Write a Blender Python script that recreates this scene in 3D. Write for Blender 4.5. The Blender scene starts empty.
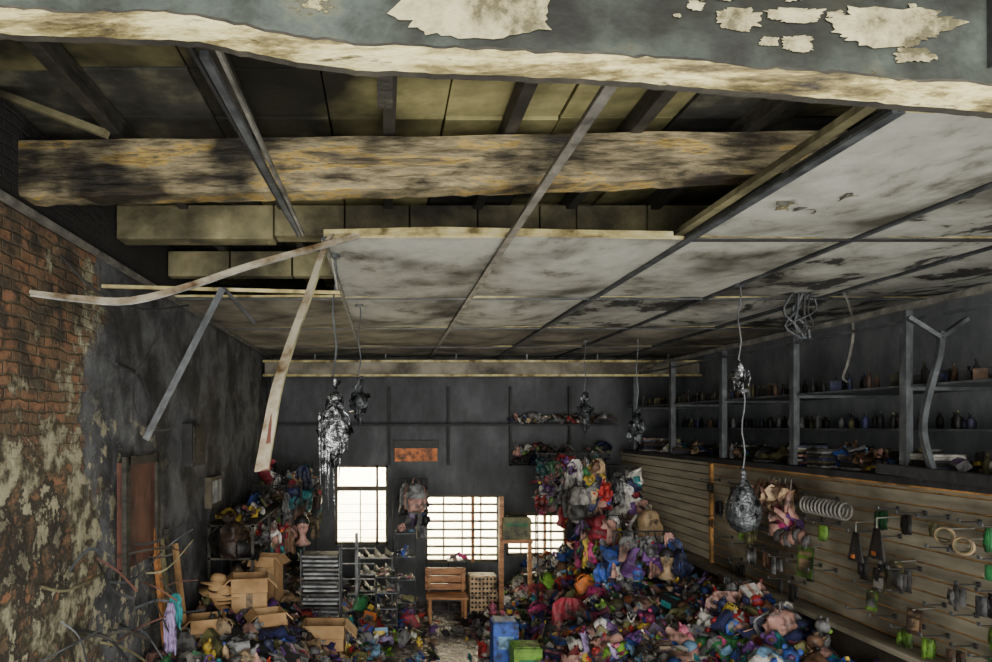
import bpy, math, random
from mathutils import Vector, Matrix, noise, Euler
random.seed(11)
R=random.random
U=random.uniform
def L(c):
    return tuple(((v/255)/12.92 if v/255<=.04045 else (((v/255)+.055)/1.055)**2.4) for v in c)+(1,)
# ------------------------------------------------------------------ materials
def ramp_mat(name, stops, scale=5, rough=.75, metal=0, bump=.3, detail=8, stretch=(1,1,1), bscale=None, nrough=.6, sharp=False, dist=0.0, stops2=None, scale2=1.0):
    m=bpy.data.materials.new(name); m.use_nodes=True
    nt=m.node_tree; b=nt.nodes['Principled BSDF']
    tc=nt.nodes.new('ShaderNodeTexCoord'); mp=nt.nodes.new('ShaderNodeMapping')
    mp.inputs['Scale'].default_value=stretch
    nt.links.new(tc.outputs['Object'],mp.inputs[0])
    n=nt.nodes.new('ShaderNodeTexNoise'); n.inputs['Scale'].default_value=scale; n.inputs['Detail'].default_value=detail
    n.inputs['Roughness'].default_value=nrough; n.inputs['Distortion'].default_value=dist
    nt.links.new(mp.outputs[0],n.inputs['Vector'])
    r=nt.nodes.new('ShaderNodeValToRGB'); e=r.color_ramp.elements
    while len(e)<len(stops): e.new(.5)
    for i,(p,c) in enumerate(stops): e[i].position=p; e[i].color=L(c)
    nt.links.new(n.outputs[0],r.inputs[0])
    out=r.outputs[0]
    if stops2:   # multiply with a second large soot pattern
        n2=nt.nodes.new('ShaderNodeTexNoise'); n2.inputs['Scale'].default_value=scale2; n2.inputs['Detail'].default_value=6
        nt.links.new(tc.outputs['Object'],n2.inputs['Vector'])
        r2=nt.nodes.new('ShaderNodeValToRGB'); e=r2.color_ramp.elements
        while len(e)<len(stops2): e.new(.5)
        for i,(p,c) in enumerate(stops2): e[i].position=p; e[i].color=L(c)
        nt.links.new(n2.outputs[0],r2.inputs[0])
        mx=nt.nodes.new('ShaderNodeMix'); mx.data_type='RGBA'; mx.blend_type='MULTIPLY'; mx.inputs[0].default_value=1
        nt.links.new(out,mx.inputs[6]); nt.links.new(r2.outputs[0],mx.inputs[7]); out=mx.outputs[2]
    nt.links.new(out,b.inputs['Base Color'])
    b.inputs['Roughness'].default_value=rough; b.inputs['Metallic'].default_value=metal
    if bump:
        nb=nt.nodes.new('ShaderNodeTexNoise'); nb.inputs['Scale'].default_value=bscale or scale*3; nb.inputs['Detail'].default_value=6
        nt.links.new(mp.outputs[0],nb.inputs['Vector'])
        bp=nt.nodes.new('ShaderNodeBump'); bp.inputs['Strength'].default_value=bump; bp.inputs['Distance'].default_value=.03
        nt.links.new(nb.outputs[0],bp.inputs['Height']); nt.links.new(bp.outputs[0],b.inputs['Normal'])
    return m
def goods(name,c,rough=.6):
    g=sum(c)/3; c=tuple(v*.8+g*.2 for v in c); d=tuple(v*.25+10 for v in c); h=tuple(v*.6+10 for v in c)
    return ramp_mat(name,[(.33,d),(.43,h),(.52,c),(.8,tuple(min(255,v*1.1+8) for v in c))],scale=10,rough=rough,bump=.25,stops2=[(.38,(120,116,112)),(.57,(250,246,240))],scale2=1.6)

M={}
M['char']=ramp_mat('charred_wood',[(.3,(24,23,21)),(.6,(60,57,50)),(.8,(94,88,76))],scale=6,stretch=(1,1,3))
M['beam']=ramp_mat('scorched_timber',[(.32,(26,23,20)),(.42,(60,53,40)),(.48,(112,102,78)),(.54,(150,138,108)),(.57,(186,154,80)),(.61,(120,108,82)),(.70,(60,54,46))],scale=3.2,stretch=(.5,1,2.4),dist=.25,detail=10,nrough=.7,bump=.8,bscale=14,stops2=[(.42,(70,68,64)),(.54,(255,255,255))],scale2=1.7)
M['block']=ramp_mat('sooty_block',[(.3,(66,62,46)),(.5,(124,118,88)),(.7,(158,150,114))],scale=3,bump=.4,bscale=20,stops2=[(.38,(76,74,66)),(.55,(255,255,255))],scale2=1.3)
M['deck']=ramp_mat('roof_board',[(.3,(84,82,52)),(.5,(136,130,88)),(.7,(172,164,116))],scale=3.5,bump=.3,stops2=[(.40,(50,50,48)),(.5,(190,190,190)),(.58,(255,255,255))],scale2=1.0)
M['deck2']=ramp_mat('blackened_roof_board',[(.35,(24,24,22)),(.55,(58,58,52)),(.7,(106,104,84))],scale=3.5,bump=.3)
M['steel']=ramp_mat('scorched_steel',[(.3,(70,70,68)),(.55,(128,126,120)),(.7,(160,156,146))],scale=7,rough=.5,metal=.2)
M['steeld']=ramp_mat('sooty_steel',[(.3,(46,48,52)),(.55,(80,84,88)),(.75,(112,116,120))],scale=7,rough=.5,metal=.15)
M['pale']=ramp_mat('burnt_white_strip',[(.34,(84,62,40)),(.44,(130,116,94)),(.6,(172,164,146))],scale=7,rough=.6)
M['cream']=ramp_mat('cream_batten',[(.35,(90,76,46)),(.5,(176,162,112)),(.7,(206,198,156))],scale=6)
M['lintelface']=ramp_mat('peeling_green_grey_paint',[(.34,(28,30,26)),(.45,(48,54,50)),(.56,(68,76,72)),(.62,(84,88,76)),(.64,(60,54,34)),(.655,(150,142,106)),(.75,(180,172,136))],scale=3.6,stretch=(1,1,1.3),dist=.3,bump=.5,bscale=8,nrough=.70,stops2=[(.40,(110,104,84)),(.54,(255,255,250))],scale2=2.3)
M['lintellip']=ramp_mat('peeled_edge',[(.36,(36,30,20)),(.43,(82,72,42)),(.49,(124,112,70)),(.55,(176,164,114)),(.61,(196,188,142)),(.65,(100,90,58)),(.75,(54,48,36))],scale=5,stretch=(.6,2,4),dist=.3,bump=.6,bscale=10,nrough=.74)
M['flake']=ramp_mat('cream_paint_flake',[(.40,(84,78,54)),(.47,(140,132,98)),(.6,(178,170,134))],scale=9,bump=.4,nrough=.7)
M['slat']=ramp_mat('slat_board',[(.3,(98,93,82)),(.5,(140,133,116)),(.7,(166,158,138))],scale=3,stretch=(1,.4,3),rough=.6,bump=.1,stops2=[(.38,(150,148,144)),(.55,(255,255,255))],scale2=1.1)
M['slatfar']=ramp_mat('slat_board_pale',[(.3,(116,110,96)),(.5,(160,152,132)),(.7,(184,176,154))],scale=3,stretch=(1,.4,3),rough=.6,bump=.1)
M['groove']=ramp_mat('slat_groove',[(.3,(34,30,24)),(.7,(58,50,38))],scale=5)
M['orange_trim']=ramp_mat('orange_trim',[(.35,(110,80,44)),(.5,(180,132,72)),(.7,(200,152,92))],scale=6)
M['dark']=ramp_mat('soot_black',[(.3,(24,24,25)),(.6,(46,46,48)),(.8,(66,66,68))],scale=6)
M['board']=ramp_mat('rust_brown_board',[(.3,(50,30,25)),(.5,(92,56,46)),(.7,(116,74,60))],scale=5,stretch=(1,1,.5))
M['foil']=ramp_mat('melted_foil',[(.38,(22,24,26)),(.5,(110,112,116)),(.62,(224,226,230))],scale=22,rough=.25,metal=.85,bump=1.0,bscale=30)
M['glass']=ramp_mat('blackened_bulb',[(.4,(22,24,26)),(.6,(96,100,104))],scale=14,rough=.15,metal=.5,bump=.6)
M['wood']=ramp_mat('varnished_wood',[(.3,(82,50,26)),(.5,(146,96,54)),(.7,(176,124,74))],scale=4,stretch=(1,1,4),rough=.5)
M['card']=ramp_mat('cardboard',[(.3,(110,82,54)),(.5,(168,132,92)),(.7,(192,158,114))],scale=3,bump=.1)
M['debris']=ramp_mat('burnt_debris',[(.35,(22,21,22)),(.5,(60,56,56)),(.62,(104,96,90)),(.75,(140,130,120))],scale=14,bump=1,bscale=20)
M['frame']=ramp_mat('window_frame',[(.3,(50,46,38)),(.7,(104,94,74))],scale=6)
M['sheet']=ramp_mat('grey_white_sheet',[(.3,(74,76,80)),(.5,(136,138,142)),(.7,(186,188,190))],scale=7)
pal={'red':(200,34,34),'crimson':(156,24,46),'pink':(224,104,146),'magenta':(204,40,124),'orange':(230,116,34),'yellow':(230,196,54),
 'lime':(120,184,46),'green':(36,136,70),'teal':(24,140,150),'blue':(34,84,204),'navy':(38,46,104),'purple':(116,60,160),'lilac':(156,136,196),
 'white':(218,218,216),'grey':(124,126,132),'black':(32,32,36),'brown':(110,76,54),'tan':(186,154,114),'rose':(192,140,130),'olive':(110,110,62),'sky':(100,156,206)}
G={k:goods('goods_'+k,v) for k,v in pal.items()}

def wall_mat():
    m=bpy.data.materials.new('brick_and_burnt_plaster'); m.use_nodes=True; nt=m.node_tree; N=nt.nodes; K=nt.links
    b=N['Principled BSDF']; b.inputs['Roughness'].default_value=.85
    tc=N.new('ShaderNodeTexCoord'); sp=N.new('ShaderNodeSeparateXYZ'); K.new(tc.outputs['Object'],sp.inputs[0])
    cb=N.new('ShaderNodeCombineXYZ'); K.new(sp.outputs[1],cb.inputs[0]); K.new(sp.outputs[2],cb.inputs[1])
    nz0=N.new('ShaderNodeTexNoise'); nz0.inputs['Scale'].default_value=6; K.new(tc.outputs['Object'],nz0.inputs['Vector'])
    vm=N.new('ShaderNodeVectorMath'); vm.operation='MULTIPLY_ADD'; K.new(nz0.outputs[1],vm.inputs[0]); vm.inputs[1].default_value=(.05,.05,0); K.new(cb.outputs[0],vm.inputs[2])
    br=N.new('ShaderNodeTexBrick'); br.inputs['Scale'].default_value=1; br.inputs['Brick Width'].default_value=.15; br.inputs['Row Height'].default_value=.056
    br.inputs['Mortar Size'].default_value=.009; br.inputs['Mortar Smooth'].default_value=.7
    br.inputs['Color1'].default_value=L((146,104,76)); br.inputs['Color2'].default_value=L((96,82,62)); br.inputs['Mortar'].default_value=L((92,82,62))
    K.new(vm.outputs[0],br.inputs['Vector'])
    def noise_(s,d=8,dist=0):
        n=N.new('ShaderNodeTexNoise'); n.inputs['Scale'].default_value=s; n.inputs['Detail'].default_value=d; n.inputs['Distortion'].default_value=dist; n.inputs['Roughness'].default_value=.65; K.new(tc.outputs['Object'],n.inputs['Vector']); return n.outputs[0]
    def math_(op,a,b_,c=None):
        n=N.new('ShaderNodeMath'); n.operation=op
        for i,v in enumerate((a,b_,c)):
            if v is None: continue
            if isinstance(v,(int,float)): n.inputs[i].default_value=v
            else: K.new(v,n.inputs[i])
        return n.outputs[0]
    def step(v,a,b_):
        n=N.new('ShaderNodeMapRange'); n.interpolation_type='SMOOTHSTEP'; K.new(v,n.inputs[0]); n.inputs[1].default_value=min(a,b_); n.inputs[2].default_value=max(a,b_)
        if a>b_: n.inputs[3].default_value=1; n.inputs[4].default_value=0
        return n.outputs[0]
    def mix(f,a,b_,mode='MIX'):
        n=N.new('ShaderNodeMix'); n.data_type='RGBA'; n.blend_type=mode
        if isinstance(f,(int,float)): n.inputs[0].default_value=f
        else: K.new(f,n.inputs[0])
        for i,v in ((6,a),(7,b_)):
            if isinstance(v,tuple): n.inputs[i].default_value=v
            else: K.new(v,n.inputs[i])
        return n.outputs[2]
    big=noise_(1.6,8,.3); fine=noise_(9,10,.1); mid=noise_(3.2,10,.2)
    yv=math_('MULTIPLY_ADD',big,1.6,sp.outputs[1])
    soot=mix(step(mid,.35,.68),L((52,53,57)),L((108,110,114)))
    pale=mix(step(fine,.40,.62),L((62,58,44)),L((170,164,136)))
    brick=mix(step(fine,.42,.60),br.outputs[0],L((62,56,46)))
    brick=mix(step(mid,.60,.70),brick,L((150,138,104)))
    zone=step(sp.outputs[2],2.85,2.35)
    pm=step(math_('MULTIPLY_ADD',zone,.06,mid),.58,.61)
    near=mix(pm,brick,pale)
    low=mix(step(mid,.51,.58),L((58,54,46)),pale)
    near=mix(math_('MULTIPLY',zone,step(fine,.42,.48)),near,low)
    band=step(yv,4.35,4.5)
    near=mix(math_('MULTIPLY',band,step(fine,.46,.54)),near,pale)
    sootm=step(yv,4.70,4.80)
    col=mix(sootm,near,soot)
    pp=math_('MULTIPLY',step(fine,.54,.58),math_('MULTIPLY',step(sp.outputs[1],5.4,4.6),step(sp.outputs[2],3.0,2.5)))
    col=mix(pp,col,pale)
    col=mix(math_('MULTIPLY',step(big,.50,.40),.6),col,L((34,32,28)))
    col=mix(step(sp.outputs[2],3.66,3.8),col,L((30,30,30)))
    K.new(col,b.inputs['Base Color'])
    bp=N.new('ShaderNodeBump'); bp.inputs['Strength'].default_value=.8; bp.inputs['Distance'].default_value=.04
    inv=math_('SUBTRACT',1,pm); inv=math_('MULTIPLY',inv,math_('SUBTRACT',1,sootm)); inv=math_('MULTIPLY',inv,math_('SUBTRACT',1,zone))
    h=math_('MULTIPLY_ADD',math_('MULTIPLY',br.outputs[1],inv),-.35,fine); K.new(h,bp.inputs['Height']); K.new(bp.outputs[0],b.inputs['Normal'])
    return m
M['lwall']=wall_mat()
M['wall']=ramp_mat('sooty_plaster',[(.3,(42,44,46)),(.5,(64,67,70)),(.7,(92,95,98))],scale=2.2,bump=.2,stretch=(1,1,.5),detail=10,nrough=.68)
M['wallr']=ramp_mat('lightened_plaster',[(.3,(84,88,92)),(.5,(122,127,132)),(.7,(158,162,166))],scale=2.2,bump=.2,stretch=(1,1,.5),detail=10,nrough=.68)  # lighter copy of the wall plaster, brightness put into colour where little light reaches
M['floor']=ramp_mat('wet_sooty_floor',[(.35,(44,42,44)),(.5,(104,96,96)),(.62,(160,150,150)),(.7,(90,78,80))],scale=8,rough=.22,bump=.4)
M['ceil']=ramp_mat('smoked_ceiling_tile',[(.30,(70,68,60)),(.39,(120,119,110)),(.47,(166,166,158)),(.60,(186,186,180)),(.75,(160,158,146))],scale=2.4,stretch=(1,.8,1),dist=.1,nrough=.7,rough=.85,bump=.3,bscale=9,stops2=[(.34,(110,106,96)),(.52,(255,255,252))],scale2=1.3)
M['ceil2']=ramp_mat('flaking_ceiling_tile',[(.42,(56,56,54)),(.455,(84,84,80)),(.47,(150,150,143)),(.60,(184,184,178)),(.75,(154,153,144))],scale=2.8,stretch=(1,.8,1),dist=.3,nrough=.68,rough=.85,bump=.4,bscale=9,stops2=[(.34,(120,116,108)),(.52,(255,255,252))],scale2=1.0)
M['ceil3']=ramp_mat('browned_ceiling_tile',[(.35,(66,62,54)),(.5,(112,106,94)),(.65,(146,140,126))],scale=2.2,dist=.2,rough=.85,bump=.25,bscale=9)
M['outside']=ramp_mat('bright_backdrop',[(.3,(240,226,184)),(.7,(252,246,226))],scale=2,bump=0)  # pale warm tone for the backdrop, keeps the windows bright

# ------------------------------------------------------------------ mesh builder
class MB:
    def __init__(s): s.V=[];s.F=[];s.I=[];s.S=[];s.m=[]
    def add(s,vf,mat,mx=None,smooth=False):
        v,f=vf; o=len(s.V)
        if mat not in s.m: s.m.append(mat)
        k=s.m.index(mat)
        s.V+= [tuple(mx@Vector(p)) for p in v] if mx is not None else [tuple(p) for p in v]
        s.F+= [tuple(i+o for i in q) for q in f]; s.I+=[k]*len(f); s.S+=[smooth]*len(f)
        return s
    def clampx(s,a,b):
        s.V=[(min(max(p[0],a),b),p[1],p[2]) for p in s.V]; return s
    def obj(s,name,parent=None,bevel=0):
        me=bpy.data.meshes.new(name); me.from_pydata(s.V,[],s.F)
        for m in s.m: me.materials.append(m)
        me.polygons.foreach_set('material_index',s.I); me.polygons.foreach_set('use_smooth',s.S); me.update()
        o=bpy.data.objects.new(name,me); bpy.context.collection.objects.link(o)
        if parent: o.parent=parent
        if bevel:
            b=o.modifiers.new('bevel','BEVEL'); b.width=bevel; b.segments=2; b.limit_method='ANGLE'
        return o
def T(x,y,z,rx=0,ry=0,rz=0,s=(1,1,1)):
    if isinstance(s,(int,float)): s=(s,s,s)
    return Matrix.Translation((x,y,z))@Euler((rx,ry,rz)).to_matrix().to_4x4()@Matrix.Diagonal((*s,1))
def box(x0,x1,y0,y1,z0,z1):
    v=[(x0,y0,z0),(x1,y0,z0),(x1,y1,z0),(x0,y1,z0),(x0,y0,z1),(x1,y0,z1),(x1,y1,z1),(x0,y1,z1)]
    return v,[(0,3,2,1),(4,5,6,7),(0,1,5,4),(1,2,6,5),(2,3,7,6),(3,0,4,7)]
def cb(w,d,h): return box(-w/2,w/2,-d/2,d/2,0,h)
def lathe(prof,n=12,jit=0):
    v=[];f=[]
    for i,(r,z) in enumerate(prof):
        for k in range(n):
            a=k*2*math.pi/n; rr=r*(1+U(-jit,jit)); v.append((rr*math.cos(a),rr*math.sin(a),z+U(-jit,jit)*r))
    for i in range(len(prof)-1):
        for k in range(n):
            a=i*n+k;b=i*n+(k+1)%n; f.append((a,b,b+n,a+n))
    f.append(tuple(range(n))[::-1]); f.append(tuple(range((len(prof)-1)*n,len(prof)*n)))
    return v,f
def ell(n=8,m=6):
    return lathe([(max(.02,math.sin(math.pi*i/m)),-math.cos(math.pi*i/m)) for i in range(m+1)],n)
def tube(pts,r,n=6):
    pts=[Vector(p) for p in pts]; v=[];f=[]
    rs=r if isinstance(r,(list,tuple)) else [r]*len(pts)
    for i,p in enumerate(pts):
        t=(pts[min(i+1,len(pts)-1)]-pts[max(i-1,0)]).normalized()
        a=(Vector((1,0,0))-t*t.x).normalized() if abs(t.z)>.9 else t.cross(Vector((0,0,1))).normalized()
        b=t.cross(a)
        for k in range(n):
            g=k*2*math.pi/n; v.append(p+rs[i]*(a*math.cos(g)+b*math.sin(g)))
    for i in range(len(pts)-1):
        for k in range(n):
            q=i*n+k;w=i*n+(k+1)%n; f.append((q,w,w+n,q+n))
    f.append(tuple(range(n))[::-1]); f.append(tuple(range((len(pts)-1)*n,len(pts)*n)))
    return v,f
def ribbon(pts,ws,side,th=.012):
    pts=[Vector(p) for p in pts]; v=[];f=[]
    if not isinstance(ws,(list,tuple)): ws=[ws]*len(pts)
    for i,p in enumerate(pts):
        s=Vector(side).normalized()
        t=(pts[min(i+1,len(pts)-1)]-pts[max(i-1,0)]).normalized()
        n=t.cross(s).normalized()*th/2; s=s*ws[i]/2
        v+=[p-s-n,p+s-n,p+s+n,p-s+n]
    for i in range(len(pts)-1):
        for k in range(4):
            a=i*4+k;b=i*4+(k+1)%4; f.append((a,b,b+4,a+4))
    f.append((3,2,1,0)); e=(len(pts)-1)*4; f.append((e,e+1,e+2,e+3))
    return v,f
def smoothpts(pts,n=4):
    P=[Vector(p) for p in pts]; out=[]
    for i in range(len(P)-1):
        a=P[max(i-1,0)];b=P[i];c=P[i+1];d=P[min(i+2,len(P)-1)]
        for k in range(n):
            t=k/n; out.append(.5*((2*b)+(c-a)*t+(2*a-5*b+4*c-d)*t*t+(-a+3*b-3*c+d)*t**3))
    out.append(P[-1]); return out
def torus(R_,r,n=12,m=5):
    v=[];f=[]
    for i in range(n):
        a=2*math.pi*i/n
        for j in range(m):
            b=2*math.pi*j/m; q=R_+r*math.cos(b); v.append((q*math.cos(a),q*math.sin(a),r*math.sin(b)))
    for i in range(n):
        for j in range(m): f.append((i*m+j,((i+1)%n)*m+j,((i+1)%n)*m+(j+1)%m,i*m+(j+1)%m))
    return v,f
def grid(nx,ny,fn):
    v=[fn(i/nx,j/ny) for j in range(ny+1) for i in range(nx+1)]
    return v,[(j*(nx+1)+i,j*(nx+1)+i+1,(j+1)*(nx+1)+i+1,(j+1)*(nx+1)+i) for j in range(ny) for i in range(nx)]
def cloth(w=.3,h=.3,amp=.07,n_=8):
    o=Vector((R()*99,R()*99,R()*99))
    def fn(u,v):
        p=Vector(((u-.5)*w,(v-.5)*h,0)); n=noise.noise_vector(p*9+o); m=noise.noise_vector(p*22+o)
        p+=Vector((n.x*amp*.8,n.y*amp*.8,(n.z+.2)*amp*1.6+m.z*amp*.6)); d=max(abs(u-.5),abs(v-.5))*2
        p.z+=amp*.6*(1-d*d*1.6); return p
    return grid(n_,n_,fn)
def pillow(w=.18,h=.24,t=.05):
    def mk(sg):
        return lambda u,v:((u-.5)*w,(v-.5)*h,sg*t*math.sqrt(max(0,math.sin(math.pi*u)*math.sin(math.pi*v)))+noise.noise(Vector((u*7+w*90,v*7,sg)))*.008)
    a=grid(6,6,mk(1)); b=grid(6,6,mk(-1)); n=len(a[0])
    return a[0]+b[0], a[1]+[tuple(i+n for i in q[::-1]) for q in b[1]]
def garment(w=.4,h=.65):
    o=R()*50
    def fn(u,v):
        sh=1-.45*max(0,(v-.8)/.2) ; ww=w*(.85+.25*(1-v))*sh
        hem=.12*h*noise.noise(Vector((u*4+o,0,0)))*(1-v)
        return ((u-.5)*ww, .035*math.sin(u*22+o+v*2)*(1.1-v)+.05*noise.noise(Vector((u*5+o,v*5,o))), (v-1)*h+hem+ .02*math.sin(u*14+o)*(1-v))
    return grid(14,10,fn)
def handbag(mb,mat,m2,mx,s=1):
    v,f=grid(10,8,lambda u,v:(.15*math.cos(u*2*math.pi)*(1-.25*v), .055*math.sin(u*2*math.pi)*(1-.5*v), .22*v+.006*math.sin(u*40)))
    mb.add((v,f),mat,mx,True); mb.add(box(-.14,.14,-.05,.05,-.004,.004),mat,mx)
    for sg in (-1,1):
        mb.add(tube([( -.07,.02*sg,.2),(-.055,.04*sg,.25),(0,.05*sg,.265),(.055,.04*sg,.25),(.07,.02*sg,.2)],.008,5),mat,mx,True)
def plush(mb,mat,m2,mx):
    for p,s in (((0,0,0),(.08,.07,.1)),((0,-.01,.14),(.065,.06,.06)),((-.05,0,.2),(.022,.012,.025)),((.05,0,.2),(.022,.012,.025)),((-.09,-.02,.04),(.03,.03,.06)),((.09,-.02,.04),(.03,.03,.06)),((-.05,-.07,-.07),(.032,.06,.032)),((.05,-.07,-.07),(.032,.06,.032))):
        mb.add(ell(7,5),mat,mx@T(*p,s=s),True)
    mb.add(ell(7,5),m2,mx@T(0,-.07,.125,s=(.028,.02,.022)),True)
def bottle(mb,mat,m2,mx):
    mb.add(lathe([(.03,0),(.033,.01),(.033,.12),(.028,.14),(.012,.165),(.012,.185)],9),mat,mx,True); mb.add(lathe([(.015,.185),(.015,.21)],8),m2,mx)
def carton(mb,mat,m2,mx,w=.2,d=.14,h=.16):
    mb.add(cb(w,d,h),mat,mx)
    mb.add(box(-w/2,w/2,-.02,.02,h,h+.003),m2,mx); mb.add(box(-w*.35,w*.35,-d/2-.003,-d/2,h*.25,h*.7),m2,mx)
def hat(mb,mat,m2,mx):
    mb.add(lathe([(.17,0),(.175,.008),(.09,.02),(.08,.08),(.06,.11),(.01,.12)],14,.02),mat,mx,True); mb.add(lathe([(.092,.02),(.09,.04)],14),m2,mx)
def shoe(mb,mat,m2,mx):
    def fn(u,v):
        y=-.13+.26*v; w=.042*(1-.25*math.cos(v*6.28)*.6)*(math.sin(math.pi*min(1,max(0,v*.94+.04)))**.35)
        h=.03+.065*(v**1.5); a=math.pi*u; return (w*math.cos(a),y,.012+h*math.sin(a))
    mb.add(grid(8,8,fn),mat,mx,True); mb.add(grid(6,6,lambda u,v:((u-.5)*.085*math.sin(math.pi*(v*.9+.05))**.4,-.135+.27*v,.0)),m2,mx)
bright=[G[k] for k in ('red','crimson','pink','magenta','orange','yellow','lime','green','teal','blue','blue','purple','lilac','white','white','sky','navy','rose','red','purple','blue')]
dull=[G[k] for k in ('grey','grey','black','brown','tan','olive','white','rose','navy','brown','black','grey')]
def pick(pb=.55): return random.choice(bright) if R()<pb else random.choice(dull)
def scatter_item(mb,x,y,z,pb=.55,scale=1.0):
    mx=T(x,y,z,U(-.7,.7),U(-.7,.7),U(0,6.28),scale*U(.55,1.35)); a=pick(pb);b=pick(.6); t=R()
    if t<.36: mb.add(cloth(U(.18,.44),U(.18,.44),U(.05,.10)),a,mx,True)
    elif t<.58: mb.add(pillow(U(.10,.26),U(.13,.30),U(.02,.05)),a,mx,True); mb.add(box(-.04,.04,-.03,.04,.02,.045),b,mx)
    elif t<.60: handbag(mb,a,b,mx)
    elif t<.70: plush(mb,a,b,mx)
    elif t<.82: carton(mb,a,b,mx,U(.10,.26),U(.06,.18),U(.04,.18))
    elif t<.87: bottle(mb,a,b,mx)
    elif t<.90: hat(mb,a,b,mx)
    elif t<.96: shoe(mb,a,b,mx@T(0,0,.05))
    else: mb.add(ell(10,8),a,mx@T(0,0,.04,s=.07),True); mb.add(torus(.072,.004),b,mx@T(0,0,.04,U(0,1)))
def sstep(a,b,x): t=max(0,min(1,(x-a)/(b-a))); return t*t*(3-2*t)

# ------------------------------------------------------------------ room shell
XL,XR,YB,ZC=-1.75,4.5,10.0,3.76
MB().add(box(-1.95,4.7,.3,10.2,-.1,0),M['floor']).obj('floor')
MB().add(box(-1.95,XL,.3,10.2,0,4.3),M['lwall']).obj('wall_left')
MB().add(box(XR,4.7,.3,10.2,0,4.3),M['wallr']).obj('wall_right')
holes=[(-.77,.05,.87,2.1),(.62,1.77,.6,1.64),(1.87,2.8,.7,1.38)]
xs=sorted({XL,XR,*[h[0] for h in holes],*[h[1] for h in holes]}); zs=sorted({0,4.3,*[h[2] for h in holes],*[h[3] for h in holes]})
bw=MB()
for i in range(len(xs)-1):
    for j in range(len(zs)-1):
        cx=(xs[i]+xs[i+1])/2; cz=(zs[j]+zs[j+1])/2
        if any(h[0]<cx<h[1] and h[2]<cz<h[3] for h in holes): continue
        bw.add(box(xs[i],xs[i+1],YB,10.2,zs[j],zs[j+1]),M['wall'])
bw.obj('wall_back')
for n,(a,b,c,d) in enumerate(holes):
    w=MB(); t=.04
    for q in ((a,a+t,c,d),(b-t,b,c,d),(a,b,c,c+t),(a,b,d-t,d)): w.add(box(q[0],q[1],10.02,10.1,q[2],q[3]),M['frame'])
    if n==0:
        w.add(box(a,b,10.0,10.1,1.70,1.77),M['frame']); w.add(box(a+.38,a+.40,10.03,10.08,c,1.72),M['frame'])
        for k in range(5): w.add(box(a,b,10.03,10.045,c+.1+k*.13,c+.108+k*.13),M['frame'])
        w.add(box(-.14,-.10,10.02,10.1,c,d),M['frame'])
    else:
        k=0
        while c+.1+k*.13<d:
            w.add(box(a,b,9.99,10.06,c+.1+k*.13,c+.13+k*.13),M['frame']); k+=1
        for q in range(1,4): w.add(box(a+(b-a)*q/4-.012,a+(b-a)*q/4+.012,10.04,10.07,c,d),M['frame'])
        w.add(box(a+(b-a)*.62,a+(b-a)*.66,10.0,10.08,c,d),M['wood'])
    w.obj('window_%d'%(n+1))
MB().add(box(-5,8,13,13.2,-.5,5),M['outside']).obj('window_backdrop_wall')  # added backdrop, placed so the windows read bright
MB().add(box(-5,8,10.2,13,-.5,-.1),M['outside']).obj('pavement')

ce=MB(); colx=[XL,-.34,.69,1.7,2.62,3.55,XR]; rows=[2.2,3.65,5.34,6.96,8.6,10.0]
for i in range(6):
    for j in range(5):
        x0,x1=colx[i],colx[i+1];y0,y1=rows[j],rows[j+1]
        if i<3 and j==0: continue
        if i==0 and j==1: continue
        sag=U(.01,.06); tilt=U(-.02,.02)
        def fn(u,v,x0=x0,x1=x1,y0=y0,y1=y1,sag=sag,tilt=tilt):
            return (x0+.012+(x1-x0-.024)*u,y0+.012+(y1-y0-.024)*v,ZC-sag*math.sin(math.pi*u)*math.sin(math.pi*v)+tilt*(u-.5)+.006*noise.noise(Vector((u*5+i*7,v*5+j*9,3))))
        a=grid(8,8,fn); m=M['ceil']
        if i>=4 or (i==3 and j>=2): m=M['ceil2']
        if j>=3: m=M['ceil3']
        if i==0: m=M['ceil3']
        v2=[(p[0],p[1],p[2]+.02) for p in a[0]]
        ce.add(a,m,None,True); ce.add((v2,a[1]),M['dark'])
        nx=9; edge=[k for k in range(nx)]
        ce.add(([a[0][k] for k in edge]+[v2[k] for k in edge],[(k,k+1,nx+k+1,nx+k) for k in range(nx-1)]),M['cream'])
ce.obj('ceiling')
g=MB()
def bar(mb,p,q,w,h,mat):
    p=Vector(p);q=Vector(q); d=(q-p); t=d.normalized(); s=t.cross(Vector((0,0,1))); 
    if s.length<.1: s=Vector((1,0,0))
    s.normalize(); n=s.cross(t).normalized()
    v=[]
    for c in (p,q):
        for a,b in ((-1,-1),(1,-1),(1,1),(-1,1)): v.append(c+s*a*w/2+n*b*h/2)
    mb.add((v,[(0,1,2,3)[::-1],(4,5,6,7),(0,1,5,4),(1,2,6,5),(2,3,7,6),(3,0,4,7)]),mat)
for x,y0,w in ((-.34,3.62,.028),(.69,1.98,.040),(1.7,2.15,.045),(2.62,2.2,.025),(3.55,2.2,.02)):
    mt=M['steel'] if .6<x<.8 else M['steeld']
    bar(g,(x,y0,ZC-.02),(x,10,ZC-.02),w,.012,mt); bar(g,(x,y0,ZC+.0),(x,10,ZC+.0),.006,.04,M['steeld'])
for y,xa in ((5.34,XL),(6.96,XL),(8.6,XL)):
    bar(g,(xa,y,ZC-.018),(XR,y,ZC-.018),.022,.01,M['steeld'])
bar(g,(1.7,3.65,ZC-.018),(XR,3.65,ZC-.018),.022,.01,M['dark'])
bar(g,(XL+.02,2.6,ZC-.02),(XL+.02,10,ZC-.02),.035,.03,M['steel'])
g.obj('ceiling_grid')
MB().add(ribbon([(-.34,3.62,3.775),(.3,3.62,3.79),(1.0,3.62,3.775),(1.6,3.62,3.765)],.026,(0,0.3,1),.03),M['cream']).obj('ceiling_batten')
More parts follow.
